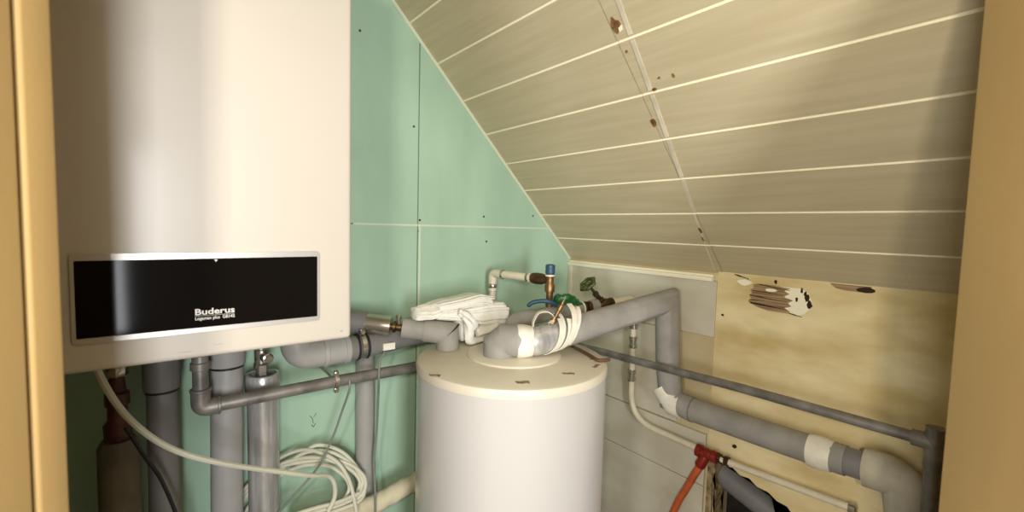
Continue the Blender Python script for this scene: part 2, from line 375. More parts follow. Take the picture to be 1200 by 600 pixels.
# doorway the photo is taken through
struct('wall_front', door_block(-1.95, -0.4125, 0.31, 0.397, 0, 2.6), 'jamb')
struct('trim_8', door_block(-0.4200, -0.4035, 0.3725, 0.400, 0.0, 2.06, 0.0035, 4), 'jamb', 50)
struct('trim_9', door_block(-0.4300, -0.4045, 0.285, 0.3695, 0.0, 2.06, 0.003, 4), 'jamb', 50)
bm = bmesh.new(); pr = []
zt = lambda p: min(2.6, ZK + (XR - p.x) + 0.02)
UR = 0.62
for d in (0.53, 0.618):
    a, b_ = door_pt(UR + 0.008, d), door_pt(1.55, d)
    pr.append([bm.verts.new(v) for v in ((a.x, a.y, 0), (b_.x, b_.y, 0), (b_.x, b_.y, zt(b_)), (a.x, a.y, zt(a)))])
bm.faces.new(pr[0]); bm.faces.new(pr[1][::-1])
for i in range(4): bm.faces.new((pr[0][i], pr[0][(i + 1) % 4], pr[1][(i + 1) % 4], pr[1][i]))
struct('wall_front.001', bm, 'jamb')
struct('trim_10', door_block(UR, UR + 0.04, 0.505, 0.620, 0.0, 1.90, 0.004, 4), 'jamb', 50)
la, lb, lc, ld = door_pt(-0.43, 0.397), door_pt(-0.43, 0.31), door_pt(UR + .02, 0.53), door_pt(UR + .02, 0.618)
lk = 0.86
struct('wall_front.002', prism([(v.x, v.y) for v in (la, lb, lb.lerp(lc, lk), la.lerp(ld, lk))], 'Z', 2.06, 2.6), 'jamb')

# ------------------------------------------------------------------ hot water tank
TX, TY, TR, TZ = 0.827, 1.028, 0.28, 1.065
tank = thing('hot_water_tank', 'tall white cylindrical hot water tank with a cream lid standing in the corner', 'water tank', (TX, TY, 0))
o3 = (TX, TY, 0)
part('tank_shell', lathe([(TR - .012, 0.02), (TR - .002, 0.03), (TR - .002, TZ - 0.024)], o3, n=96), 'tank', tank)
part('base_ring', lathe([(TR - .03, 0), (TR - .02, 0.004), (TR - .02, 0.022)], o3, n=64), 'rubber', tank)
part('lid', lathe([(TR - .003, TZ - 0.026), (TR, TZ - 0.025), (TR + .0008, TZ - 0.012), (TR - .003, TZ - 0.003), (TR - .010, TZ), (0, TZ)], o3, n=96), 'lid', tank)
part('lid_disc', lathe([(0.143, TZ - 0.001), (0.143, TZ + 0.004), (0.139, TZ + 0.007), (0, TZ + 0.007)], (TX + .018, TY + .012, 0), n=72), 'lid', tank)
def lid_mark(x, y, a, L, W):
    b = bmesh.new(); ca, sa = math.cos(a), math.sin(a)
    pts = [(-L, -W * .6), (-L * .4, -W), (L * .3, -W * .5), (L, -W * .8), (L * .8, W * .5), (L * .2, W), (-L * .5, W * .4), (-L * .9, W)]
    pts = [(x + p * ca - q * sa, y + p * sa + q * ca) for p, q in pts]
    return prism(pts, 'Z', TZ - 0.0005, TZ + 0.0016)
for x, y, a, L, W in ((0.552, 1.000, 2.4, 0.016, 0.006), (0.706, 0.832, 2.6, 0.018, 0.010), (0.850, 0.815, 2.5, 0.017, 0.007), (0.965, 0.818, .3, 0.018, 0.006), (1.01, 0.858, 2.5, 0.02, 0.006), (0.90, 0.93, 2.4, .022, .004)):
    part('torn_tape_mark', lid_mark(x, y, a, L, W), 'clip', tank, 0)
solo('sensor_cable', tube(spline([(1.06, 1.075, TZ + .006), (1.05, 1.00, TZ + .0055), (1.02, 0.90, TZ + .0055), (1.00, 0.846, TZ + .0055), (1.012, 0.832, TZ + .0055), (1.032, 0.826, TZ + .006)], 8), 0.0052, 10), 'brown',
     'thin brown cable lying across the right side of the tank lid', 'cable')

# ------------------------------------------------------------------ boiler
BX0, BX1, BY0, BY1, BZ0, BZ1 = -0.163, 0.306, 0.90, 1.40, 1.217, 2.02
boiler = thing('wall_hung_boiler', 'large white wall-hung gas boiler with a black glass display strip, top left', 'boiler', ((BX0 + BX1) / 2, 1.15, BZ0))
part('casing', box((BX0, BY0 + 0.012, BZ0 + .004), (BX1, BY1, BZ1), 0.004, 2), 'boiler', boiler)
fp = box((BX0, BY0, BZ0), (BX1, BY0 + 0.06, BZ1), 0.009, 4)
part('front_panel', fp, 'boiler', boiler)
# display frame with rounded corners
def rrect(x0, x1, z0, z1, r, n=5):
    out = []
    for cx, cz, a0 in ((x1 - r, z1 - r, 0), (x0 + r, z1 - r, PI / 2), (x0 + r, z0 + r, PI), (x1 - r, z0 + r, 1.5 * PI)):
        for k in range(n + 1):
            a = a0 + PI / 2 * k / n; out.append((cx + r * math.cos(a), cz + r * math.sin(a)))
    return out
def frame(outer, inner, y0, y1, b=0.001):
    bm = bmesh.new(); n = len(outer)
    L = [[bm.verts.new((x, y, z)) for x, z in poly] for poly, y in ((outer, y1), (outer, y0 + b), ([(x, z) for x, z in outer], y0), (inner, y0), (inner, y1))]
    for i in range(len(L)):
        a, c = L[i], L[(i + 1) % len(L)]
        for k in range(n): bm.faces.new((a[k], a[(k + 1) % n], c[(k + 1) % n], c[k]))
    return bm
dfr = part('display_frame', frame(rrect(-0.099, 0.2435, 1.2615, 1.3945, 0.006), rrect(-0.0945, 0.2395, 1.2695, 1.3845, 0.002), BY0 - 0.004, BY0 + 0.003), 'silver', boiler)
gls = part('display_glass', prism(rrect(-0.0950, 0.2400, 1.2690, 1.3850, 0.002), 'Y', BY0 - 0.0022, BY0 + 0.002), 'glass', boiler, 0)
def text(body, name, x, z, size, y, m, parent, width, bold=0.0, ext=0.0004):
    cu = bpy.data.curves.new(name, 'FONT'); cu.body = body; cu.size = size; cu.extrude = ext; cu.offset = bold; cu.resolution_u = 3
    o = bpy.data.objects.new('tmp', cu); COL.objects.link(o)
    dg = bpy.context.evaluated_depsgraph_get(); me = bpy.data.meshes.new_from_object(o.evaluated_get(dg))
    bpy.data.objects.remove(o); bm = bmesh.new(); bm.from_mesh(me); bpy.data.meshes.remove(me)
    x0 = min(v.co.x for v in bm.verts); sx = width / (max(v.co.x for v in bm.verts) - x0)
    for v in bm.verts: v.co = Vector((x + (v.co.x - x0) * sx, y - v.co.z, z + v.co.y))
    return part(name, bm, m, parent, 0)
text('Buderus', 'lettering', 0.0478, 1.2908, 0.0142, BY0 - 0.0026, 'letter', gls, 0.0560, 0.0003)
text('Logamax plus  GB142', 'small_lettering', 0.0478, 1.2822, 0.0074, BY0 - 0.0026, 'letter', gls, 0.0560, 0.00012)
part('underline', box((0.0478, BY0 - 0.003, 1.28855), (0.1038, BY0 - 0.0022, 1.28895)), 'letter', gls, 0)
part('marker', prism([(0.0755, 1.3825), (0.0805, 1.3825), (0.078, 1.3785)], 'Y', BY0 - 0.003, BY0 - 0.0022), 'letter', gls, 0)
part('badge_dot', box((0.2835, BY0 - 0.0006, 1.2336), (0.2885, BY0 + 0.001, 1.2348), 0.0003, 1), 'pvcd', boiler)
for x, z, l in ((0.080, 1.2365, 0.014), (0.034, 1.230, 0.018)):
    part('scuff', box((x - l / 2, BY0 - 0.0004, z), (x + l / 2, BY0 + 0.001, z + 0.0009)), 'pvc', boiler, 0)
part('wall_bracket', box((0.0, BY1 - .01, 1.80), (0.15, YB, 1.86), 0.002, 1), 'zinc', boiler)

# ------------------------------------------------------------------ pipes below the boiler
# far left insulated pipe with a red-brown fitting
p = thing('insulated_pipe', 'beige insulated upright pipe in the dark at far left below the boiler', 'pipe', (-0.075, 1.30, 0))
part('sleeve', lathe([(0.037, 0.0), (0.037, 0.940), (0.030, 0.955), (0.012, 0.955)], (-0.075, 1.30, 0), n=32), 'shadefoam', p)
part('fitting', lathe([(0.016, 0.95), (0.024, 0.955), (0.026, 0.99), (0.018, 1.0), (0.018, 1.03), (0.022, 1.034), (0.022, 1.06), (0.016, 1.065), (0.014, 1.10)], (-0.075, 1.30, 0), n=16), 'darkred', p)
part('valve', lathe([(0.014, 1.095), (0.021, 1.10), (0.022, 1.12), (0.015, 1.13), (0.019, 1.14), (0.019, 1.165), (0.013, 1.17), (0.013, 1.225)], (-0.075, 1.30, 0), n=8), 'zinc', p)
# second dark grey plastic pipe
p = thing('drain_pipe', 'dark grey plastic drain pipe with a socket collar, between beige pipe and steel elbow', 'pipe', (0.004, 1.33, 0), 'upright grey drain pipes')
part('pipe', lathe([(0.031, 0), (0.031, 1.05)], (0.004, 1.33, 0)), 'pvcd', p)
part('socket', lathe([(0.031, 1.045), (0.0355, 1.045), (0.0365, 1.05), (0.0365, 1.205), (0.0335, 1.22), (0.02, 1.22)], (0.004, 1.33, 0)), 'pvcd', p)
part('gasket', ringband((0.004, 1.33, 1.041), (0, 0, 1), 0.0308, 0.005, 0.0025), 'rubber', p)
# grey plastic pipe
p = thing('drain_pipe', 'light grey plastic drain pipe just left of the foil-sleeved pipe', 'pipe', (0.137, 1.36, 0), 'upright grey drain pipes')
part('pipe', tube([(0.133, 1.36, 0.0), (0.134, 1.36, 0.7), (0.138, 1.36, 1.075)], 0.037, 32), 'pvc', p)
part('socket', lathe([(0.037, 1.072), (0.042, 1.072), (0.043, 1.076), (0.043, 1.20), (0.040, 1.225), (0.02, 1.225)], (0.138, 1.36, 0)), 'pvc', p)
part('gasket', ringband((0.138, 1.36, 1.068), (0, 0, 1), 0.0366, 0.006, 0.003), 'rubber', p)
# foil insulated pipe with chrome valve
p = thing('insulated_pipe', 'foil-sleeved upright pipe with a bright isolating valve under the boiler', 'pipe', (0.220, 1.36, 0))
part('sleeve', tube([(0.222, 1.36, 0.0), (0.222, 1.36, 0.6), (0.221, 1.36, 0.975)], 0.0385, 32), 'foil', p)
part('end_collar', lathe([(0.030, 0.966), (0.041, 0.966), (0.043, 0.969), (0.043, 1.029), (0.041, 1.033), (0.034, 1.033), (0.033, 1.015), (0.012, 1.015)], (0.221, 1.36, 0)), 'foil', p)
v = part('isolating_valve', lathe([(0.014, 1.012), (0.014, 1.05), (0.019, 1.052), (0.019, 1.062), (0.017, 1.064), (0.017, 1.10), (0.022, 1.104), (0.022, 1.125), (0.017, 1.128), (0.015, 1.15), (0.015, 1.225)], (0.218, 1.36, 0), n=12), 'zinc', p)
part('slotted_stem', lathe([(0.012, 0), (0.014, 0.01), (0.014, 0.025), (0.010, 0.027), (0.010, 0.03), (0, 0.03)], (0.222, 1.345, 1.083), (0.25, -1, -0.05), 16), 'zinc', v)
part('valve_flat', box((0.207, 1.338, 1.025), (0.228, 1.347, 1.062), 0.002, 1), 'zinc', v)

# steel return pipe: short riser, elbow, long run with clamp
ZS = 0.996; YS = 1.28
p = thing('steel_pipe', 'dark steel pipe dropping at an elbow then running across green wall to tank', 'pipe', (0.08, YS, ZS))
part('pipe', tube([(0.105, YS, ZS + .001), (0.40, YS, ZS + .004), (0.62, YS, ZS + .002)] + [(0.66, YS + .012, ZS), (0.72, 1.335, ZS - .002), (0.79, 1.41, ZS - .005), (0.88, 1.434, ZS - .008), (1.0, 1.435, ZS - .01), (1.33, 1.435, ZS - .03)], 0.0165, 20), 'steel', p)
part('elbow', tube(rounded([(0.112, YS, ZS), (0.076, YS, ZS), (0.076, YS, ZS + .045)], 0.034, 8), 0.0205, 24), 'steel', p)
part('riser', lathe([(0.0165, ZS + .04), (0.0165, 1.09), (0.0205, 1.092), (0.0205, 1.108), (0.017, 1.11), (0.017, 1.125), (0.021, 1.128), (0.021, 1.15), (0.015, 1.152), (0.015, 1.225)], (0.076, YS, 0), n=20), 'steel', p)
part('elbow_bead', ringband((0.112, YS, ZS), (1, 0, 0), 0.0165, 0.007, 0.0055), 'steel', p)
part('elbow_bead', ringband((0.076, YS, ZS + .045), (0, 0, 1), 0.0165, 0.009, 0.0060), 'steel', p)
cl = ringband((0.392, YS, ZS + .004), (1, 0, 0), 0.0165, 0.014, 0.003)
box((0.386, YS - .006, ZS + .018), (0.398, YS + .006, ZS + .034), 0.001, 1, cl); box((0.386, YS - .006, ZS - .028), (0.398, YS + .006, ZS - .012), 0.001, 1, cl)
tube([(0.392, YS + .018, ZS + .004), (0.392, YB + .004, ZS + .004)], 0.004, 10, bm=cl)
lathe([(0.006, 0), (0.006, .006), (0, .006)], (0.392, YS - .006, ZS + .026), (0, -1, 0), 6, cl); lathe([(0.006, 0), (0.006, .006), (0, .006)], (0.392, YS - .006, ZS - .02), (0, -1, 0), 6, cl)
part('clamp', cl, 'zinc', p)

# grey plastic bend and long grey run behind
p = thing('flue_drain_pipe', 'wide grey plastic pipe with a bend under the boiler running right behind the tank', 'pipe', (0.40, 1.31, 1.09))
ZP, YP = 1.083, 1.305
part('elbow', tube(rounded([(0.375, YP, ZP), (0.293, YP, ZP), (0.293, YP, 1.225)], 0.075, 10), 0.039, 32), 'pvc', p)
part('pipe', tube([(0.36, YP, ZP), (0.44, YP, ZP - .001), (0.50, YP + .004, ZP - .001), (0.62, 1.33, ZP - .002), (0.80, 1.37, ZP - .004), (0.93, 1.375, ZP - .006)], [0.0365, 0.0365, 0.034, 0.029, 0.029, 0.029], 32), 'pvcd', p)
part('coupling', lathe([(0.036, 0), (0.0415, 0.001), (0.0425, 0.004), (0.0425, 0.012), (0.0395, 0.014), (0.0395, 0.058), (0.042, 0.06), (0.042, 0.072), (0.036, 0.074)], (0.36, YP, ZP), (1, 0, 0)), 'pvc', p)
cl = ringband((0.472, YP, ZP), (1, 0, 0), 0.036, 0.016, 0.004)
box((0.466, YP - .01, ZP + .036), (0.478, YP + .006, ZP + .054), 0.001, 1, cl); lathe([(0.007, 0), (0.007, .008), (0, .008)], (0.472, YP - .01, ZP + .046), (0, -1, 0), 6, cl)
tube([(0.472, YP + .036, ZP), (0.472, YB + .004, ZP)], 0.004, 10, bm=cl)
part('clamp', cl, 'zinc', p)
part('gasket', ringband((0.458, YP, ZP), (1, 0, 0), 0.0362, 0.006, 0.0035), 'rubber', p)
part('gasket', ringband((0.486, YP, ZP), (1, 0, 0), 0.0350, 0.006, 0.0035), 'rubber', p)
part('sticker', box((0.530, YP - .0325 + .004, ZP - 0.016), (0.568, YP - .024 + .004, ZP + 0.005), 0.001, 1), 'tapew', p, label='small white sticker')
# upright grey pipe on the green wall
p = thing('drain_pipe', 'slim grey upright pipe against the green wall, left of the tank', 'pipe', (0.527, 1.415, 0), 'upright grey drain pipes')
part('pipe', lathe([(0.030, 0), (0.030, 1.085)], (0.527, 1.415, 0)), 'pvc', p)
part('socket', lathe([(0.030, 0.60), (0.0325, 0.602), (0.0335, 0.606), (0.0335, 0.66), (0.030, 0.664)], (0.527, 1.415, 0)), 'pvc', p)
# beige wrapped pipe along the base
wb = lambda i, a: 1 + 0.05 * math.sin(3 * a + i) + 0.04 * math.sin(i * 1.7)
solo('wrapped_pipe', tube(spline([(0.285, 1.343, 0.572), (0.37, 1.343, 0.567), (0.46, 1.343, 0.556), (0.535, 1.343, 0.553), (0.60, 1.343, 0.565), (0.68, 1.345, 0.577), (0.80, 1.365, 0.58), (0.93, 1.372, 0.58)], 6), 0.029, 20, wob=wb), 'duct',
     'beige cloth-wrapped pipe running low along the green wall behind the tank', 'pipe')

# flow pipe onto the tank with shiny sleeve and bleed fitting
p = thing('flow_pipe', 'grey insulated pipe with shiny sleeve and mitred bend, left on the tank lid', 'pipe', (0.704, 1.20, TZ))
a = Vector((0.475, 1.342, 1.149)); e = Vector((0.706, 1.20, 1.114)); d = (e - a).normalized()
part('rear_sleeve', tube([a - d * 0.10, a + d * 0.025], 0.034, 28), 'pvcd', p)
part('shiny_sleeve', lathe([(0.020, 0.018), (0.027, 0.018), (0.0305, 0.020), (0.0305, 0.098), (0.027, 0.100), (0.018, 0.100)], a, d, 32), 'nickel', p)
fit = part('fitting', lathe([(0.011, 0.095), (0.011, 0.105), (0.018, 0.106), (0.018, 0.114), (0.012, 0.116), (0.012, 0.15)], a, d, 12), 'bronze', p)
q = a + d * 0.124
part('bleed_screw', lathe([(0.004, 0), (0.004, 0.026), (0.008, 0.027), (0.009, 0.038), (0.006, 0.042), (0, 0.042)], q, (-0.1, -0.1, 1), 12), 'zinc', fit)
part('front_sleeve', tube([a + d * 0.135, a + d * 0.205], [0.031, 0.031], 28), 'foam', p)
part('bend', tube([a + d * 0.200, e, (e.x, e.y, TZ + .001)], 0.0345, 32), 'foam', p, 20)
dn_ = Vector((0, 0, -1)); nb_ = (d + dn_).normalized(); up_ = (Vector((0, 0, 1)) - d * d.z).normalized(); sd_ = d.cross(up_).normalized()
if sd_.y > 0: sd_ = -sd_
seam = []
for k in range(9):
    an = math.radians(88 - 11 * k); o_ = (sd_ * math.cos(an) + up_ * math.sin(an)) * 0.0347
    seam.append(e + o_ - d * (o_.dot(nb_) / d.dot(nb_)))
part('open_seam', tube(seam, [.0012, .003, .0032, .003, .0025, .002, .0015, .001, .0006], 8), 'rubber', p)
# big insulated pipe from the tank top to the knee wall and along it
p = thing('insulated_main_pipe', 'thick grey insulated pipe from tank lid to knee wall, then down and along it', 'pipe', (0.785, 1.038, TZ + .006))
b0 = Vector((0.785, 1.038, TZ + .006)); bj = Vector((0.822, 0.990, 1.119))
b1 = Vector((0.865, 0.962, 1.119)); b2 = Vector((1.44, 0.905, 1.197)); dd = (b2 - b1).normalized()
part('bend', tube([b0, Vector((0.785, 1.039, 1.101)), Vector((0.798, 1.022, 1.120)), bj, bj + (b1 - bj) * .4], 0.0455, 36), 'foam', p, 14)
part('foil_section', tube([bj + (b1 - bj) * .38, b1, b1 + dd * 0.12], 0.0415, 32), 'foil', p)
part('long_sleeve', tube([b1 + dd * 0.07, b2, (1.44, 0.888, 0.96), (1.44, 0.868, 0.845), (1.44, 0.775, 0.836)], [.043, .0415, .0415, .0415, .0415], 36), 'foam', p)
part('lower_sleeve', tube([(1.44, 0.79, 0.837), (1.44, 0.5, 0.842), (1.44, 0.345, 0.847)], 0.040, 32), 'foam', p)
part('seam_ring', ringband((1.44, 0.782, 0.837), (0, 1, 0), 0.0395, 0.006, 0.003), 'pvcd', p)
wt = lambda i, a: 1 + 0.035 * math.sin(2 * a + i * .8) + 0.02 * math.sin(5 * a)
part('tape_wrap', tube([bj.lerp(b1, -.12), bj.lerp(b1, .02), bj.lerp(b1, .2), bj.lerp(b1, .45), bj.lerp(b1, .62), bj.lerp(b1, .74)], [0.0462, .0478, .048, .0478, .0470, .0455], 28, wob=wt), 'tapew', p)
def strip(pts, wv, t, n=6):
    """ribbon of tape along pts; wv gives the half-width vector"""
    S = spline(pts, n); rings = []
    for i, c in enumerate(S):
        dv = (S[min(i + 1, len(S) - 1)] - S[max(i - 1, 0)]).normalized(); w_ = Vector(wv); w_ = w_ - dv * w_.dot(dv)
        nn = dv.cross(w_).normalized() * t
        rings.append([c - w_ - nn, c + w_ - nn, c + w_ + nn, c - w_ + nn])
    return loft(rings)
ux = dd; uz = Vector((0, 0, 1)); uy = uz.cross(ux).normalized()
def around(s, r, a0, a1, n=9, ds=0.0, fl=0.0):
    out = []
    for k in range(n):
        t = k / (n - 1); a = a0 + (a1 - a0) * t; rr = r + fl * t * t
        out.append(b1 + dd * (s + ds * t) + (uz * math.cos(a) - uy * math.sin(a)) * rr)
    return out
for s, ds, a0, a1, fl, wd in ((0.040, 0.055, 2.7, -0.6, 0.022, 0.006), (0.055, 0.075, 2.8, -0.15, 0.038, 0.009), (0.07, 0.085, 2.5, 0.0, 0.024, 0.007), (0.025, 0.045, 2.9, 0.3, 0.012, 0.007), (0.095, 0.05, 2.2, -0.3, 0.030, 0.006), (0.062, 0.04, 2.9, 0.5, 0.010, 0.011)):
    part('loose_tape', strip(around(s, 0.0448, a0, a1, ds=ds, fl=fl), dd * wd, 0.0008), 'tapew', p)
part('loose_tape', strip([b1 - dd * .015 + uz * .044, b1 - dd * .005 + uz * .060 + uy * .01, b1 + dd * .02 + uz * .076 + uy * .02, b1 + dd * .05 + uz * .074 + uy * .015, b1 + dd * .06 + uz * .058, b1 + dd * .04 + uz * .047 - uy * .01], dd * .004 + uy * .009, 0.001), 'tapew', p)
sp = part('sensor_pocket', lathe([(0.010, 0.0), (0.010, 0.02), (0.006, 0.024), (0.006, 0.05), (0.008, 0.052), (0.008, 0.068), (0.004, 0.07), (0.003, 0.09), (0, 0.09)], b1 + dd * 0.052 + uz * 0.034, (0.42, -0.25, 1.0), 12), 'brass', p)
part('tape_wrap', tube([(1.44, 0.90, 0.885), (1.44, 0.881, 0.862), (1.44, 0.853, 0.835), (1.44, 0.825, 0.836)], 0.0445, 28, wob=wt), 'tapew', p)
part('tape_wrap', tube([(1.44, 0.432, 0.8435), (1.44, 0.42, 0.844), (1.44, 0.40, 0.845), (1.44, 0.375, 0.8455)], [0.0415, .044, .045, .042], 28, wob=wt), 'tapew', p)
part('ribbed_end', tube([(1.44, 0.35, 0.847), (1.44, 0.29, 0.85)], 0.037, 28), 'pvcd', p)
part('taped_end', tube(rounded([(1.44, 0.305, 0.849), (1.44, 0.225, 0.853), (1.44, 0.195, 0.66)], 0.06, 8) + [Vector((1.44, 0.19, 0.40))], 0.047, 28, wob=wt), 'beige', p, label='dull taped bend at the right end')

# cold supply: white pipe, brass tee and safety valve
p = thing('cold_supply_pipe', 'white water pipe rising behind the tank to a brass safety valve with blue cap', 'pipe', (1.017, 1.395, 0))
ex, ey, ez = 1.017, 1.395, 1.270
part('riser', lathe([(0.0125, 0.0), (0.0125, 1.20), (0.0155, 1.202), (0.0155, 1.218), (0.0125, 1.22), (0.0125, 1.228), (0.016, 1.23), (0.016, 1.245)], (ex, ey, 0), n=18), 'white_pipe', p)
part('ring_nut', lathe([(0.0165, 1.214), (0.0175, 1.216), (0.0175, 1.226), (0.0165, 1.228)], (ex, ey, 0), n=18), 'zinc', p)
part('elbow', tube(rounded([(ex, ey, 1.24), (ex, ey, ez), (ex + .010, ey - .045, ez)], 0.022, 6), 0.0165, 20), 'white_pipe', p)
t0 = Vector((ex, ey, ez)); t1 = Vector((1.078, 1.155, 1.268)); td = (t1 - t0).normalized(); TL = (t1 - t0).length
part('horizontal_pipe', lathe([(0.0165, 0.038), (0.0165, 0.046), (0.0145, 0.048), (0.0145, TL - .085)], t0, td, 20), 'white_pipe', p)
part('ring_nut', lathe([(0.0155, 0.045), (0.018, 0.046), (0.018, 0.053), (0.0155, 0.054)], t0, td, 20), 'zinc', p)
part('ring_nut', lathe([(0.012, TL - .087), (0.0155, TL - .086), (0.0155, TL - .075), (0.012, TL - .074)], t0, td, 20), 'zinc', p)
part('end_ring', lathe([(0.014, TL - .076), (0.0185, TL - .074), (0.0185, TL - .066), (0.014, TL - .064)], t0, td, 20), 'white_pipe', p)
part('brass_tee', lathe([(0.013, TL - .068), (0.0185, TL - .062), (0.021, TL - .045), (0.020, TL - .02), (0.015, TL - .004), (0.013, TL + .014), (0, TL + .016)], t0, td, 20), 'bronze', p)
sv = Vector((1.082, 1.142, 1.268))
vb = part('safety_valve', lathe([(0.010, -0.085), (0.012, -0.08), (0.012, -0.045), (0.017, -0.042), (0.018, -0.02), (0.014, -0.012), (0.014, 0.008), (0.0165, 0.010), (0.0165, 0.020), (0.012, 0.022)], sv, n=16), 'brass', p)
part('blue_cap', lathe([(0.013, 0.02), (0.0165, 0.022), (0.018, 0.030), (0.0165, 0.038), (0.018, 0.044), (0.017, 0.052), (0.012, 0.055), (0, 0.055)], sv, n=14), 'bluecap', vb)
part('white_ring', ringband(sv + Vector((0, 0, 0.016)), (0, 0, 1), 0.016, 0.006, 0.001), 'tapew', vb)
gh = bmesh.new()
gc = Vector((1.150, 1.112, 1.183))
lathe([(0.0, -.008), (0.020, -.008), (0.024, 0.004), (0.020, 0.018), (0, 0.022)], gc + Vector((-.038, .012, .010)), (0.1, -.5, 1), 14, gh)
G = spline([gc + Vector((-.050, .010, .018)), gc + Vector((-.018, .002, .020)), gc + Vector((.020, -.004, .006)), gc + Vector((.050, -.01, -.012))], 5); rings = []
for i, c_ in enumerate(G):
    t = i / (len(G) - 1); w_ = 0.014 + 0.018 * math.sin(PI * min(1, t * 1.1))
    rings.append([c_ + Vector((.35, .9, 0)).normalized() * w_ * math.cos(k * PI / 5) * .8 + Vector((.1, -.35, .93)) * (w_ * .45 + .005 + .003 * math.sin(i * 2.2)) * math.sin(k * PI / 5) for k in range(10)])
loft(rings, gh)
part('green_handle', gh, 'greenh', p)
bl = tube(spline([(1.00, 1.165, 1.178), (1.015, 1.15, 1.193), (1.045, 1.13, 1.198), (1.07, 1.115, 1.192), (1.09, 1.11, 1.18)], 5), [0.004] + [0.0075] * 19 + [0.006], 12)
part('blue_lever', bl, 'bluecap', p)
part('valve_body', tube([sv + Vector((0, 0, -.08)), Vector((1.085, 1.142, 1.15))], 0.014, 14), 'brass', p)

# insulated branch with the old stop valve
p = thing('insulated_branch_pipe', 'grey insulated branch pipe with a round-handled brass stop valve behind the thick pipe', 'pipe', (0.935, 1.165, TZ))
c0 = Vector((0.935, 1.165, TZ + .001)); c1 = Vector((0.935, 1.165, 1.135)); c2 = Vector((1.44, 1.06, 1.183)); cd_ = (c2 - c1).normalized(); CL = (c2 - c1).length
part('bend', tube(rounded([c0, c1, c1 + cd_ * .08], 0.045, 8), 0.028, 24), 'foam', p)
part('sleeve', tube([c1 + cd_ * .07, c1 + cd_ * .285], 0.0255, 24), 'foam', p)
part('union', lathe([(0.014, .283), (0.022, .284), (0.024, .290), (0.024, .298), (0.015, .300), (0.013, .306), (0.021, .307), (0.021, .322), (0.016, .324)], c1, cd_, 10), 'bronze', p)
part('white_ring', lathe([(0.016, .279), (0.027, .280), (0.027, .286), (0.016, .287)], c1, cd_, 20), 'tapew', p)
part('short_sleeve', tube([c1 + cd_ * .322, c1 + cd_ * .355], 0.0235, 24), 'foam', p)
v = part('stop_valve', lathe([(0.015, .348), (0.020, .350), (0.020, .360), (0.015, .364), (0.021, .378), (0.021, .398), (0.015, .412), (0.020, .414), (0.020, .424), (0.014, .426)], c1, cd_, 12), 'bronze', p)
vs = c1 + cd_ * .385; va = Vector((-.62, .10, .62)).normalized()
part('stem', lathe([(0.013, 0.0), (0.015, 0.012), (0.015, 0.026), (0.010, 0.03), (0.009, 0.052), (0.012, 0.053), (0.012, 0.062), (0.006, 0.064), (0.005, 0.118)], vs, va, 12), 'bronze', v)
hw = bmesh.new(); hc = vs + va * 0.112; hx = va.orthogonal().normalized(); hy = va.cross(hx)
tube([hc + (hx * math.cos(2 * PI * k / 24) + hy * math.sin(2 * PI * k / 24)) * (0.027 + .003 * math.cos(6 * 2 * PI * k / 24)) for k in range(25)], 0.0065, 10, bm=hw)
for k in range(4): tube([hc, hc + (hx * math.cos(PI / 2 * k) + hy * math.sin(PI / 2 * k)) * 0.027], 0.005, 8, bm=hw)
lathe([(0.008, -.006), (0.009, .004), (0.005, .008), (0, .008)], hc, va, 10, hw)
part('handwheel', hw, 'knob', v)
part('white_end', lathe([(0.013, .424), (0.0165, .426), (0.0165, .440), (0.0135, .442), (0.0135, CL), (0, CL)], c1, cd_, 16), 'white_pipe', p)

# white pipe on the knee wall feeding the red drain tee
p = thing('white_wall_pipe', 'thin white pipe coming down right of the tank and bending to the red tee', 'pipe', (1.47, 1.06, 1.10))
part('pipe', tube(rounded([(1.455, 1.060, 1.18), (1.47, 1.066, 1.16), (1.47, 1.062, 0.70), (1.47, 0.762, 0.694)], 0.11, 12), 0.0115, 16), 'white_pipe', p)
for z in (1.085, 1.008, 0.875):
    part('coupling', lathe([(0.0118, -.024), (0.016, -.022), (0.016, -.008), (0.0135, -.006), (0.0135, .006), (0.016, .008), (0.016, .022), (0.0118, .024)], (1.47, 1.0645, z), n=14), 'nickel', p)
p = thing('drain_hose', 'orange hose hanging from a red tee fitting on the white wall pipe', 'hose', (1.47, 0.745, 0.69))
part('tee', lathe([(0.012, -.035), (0.020, -.034), (0.021, -.018), (0.017, -.014), (0.019, 0), (0.018, .02), (0.022, .022), (0.022, .038), (0.013, .04)], (1.468, 0.738, 0.690), (0, 1, 0), 14), 'red', p)
part('outlet', lathe([(0.014, 0), (0.016, .01), (0.018, .03), (0.018, .045), (0.014, .05)], (1.466, 0.742, 0.684), (-.15, .45, -1), 14), 'red', p)
part('hose', tube(spline([(1.462, 0.754, 0.650), (1.458, 0.775, 0.605), (1.455, 0.80, 0.545), (1.45, 0.835, 0.46), (1.445, 0.87, 0.33), (1.43, 0.90, 0.15), (1.40, 0.93, 0.012)], 8), 0.0125, 16), 'orange', p)
p = thing('white_wall_pipe', 'dull cream pipe running right from the red tee above the broken hole', 'pipe', (1.475, 0.68, 0.69))
part('pipe', tube([(1.472, 0.703, 0.690), (1.478, 0.62, 0.690), (1.478, 0.335, 0.706)], 0.0105, 16), 'white_pipe', p)
part('union', lathe([(0.0105, 0), (0.016, .001), (0.016, .014), (0.012, .016), (0.012, .026), (0.0155, .027), (0.0155, .036), (0.0105, .037)], (1.475, 0.668, 0.690), (0, 1, 0), 10), 'bronze', p)
part('end_cap', lathe([(0.011, 0), (0.0135, .001), (0.0135, .016), (0.008, .02), (0, .02)], (1.478, 0.342, 0.706), (0, -1, 0.02), 14), 'zinc', p)
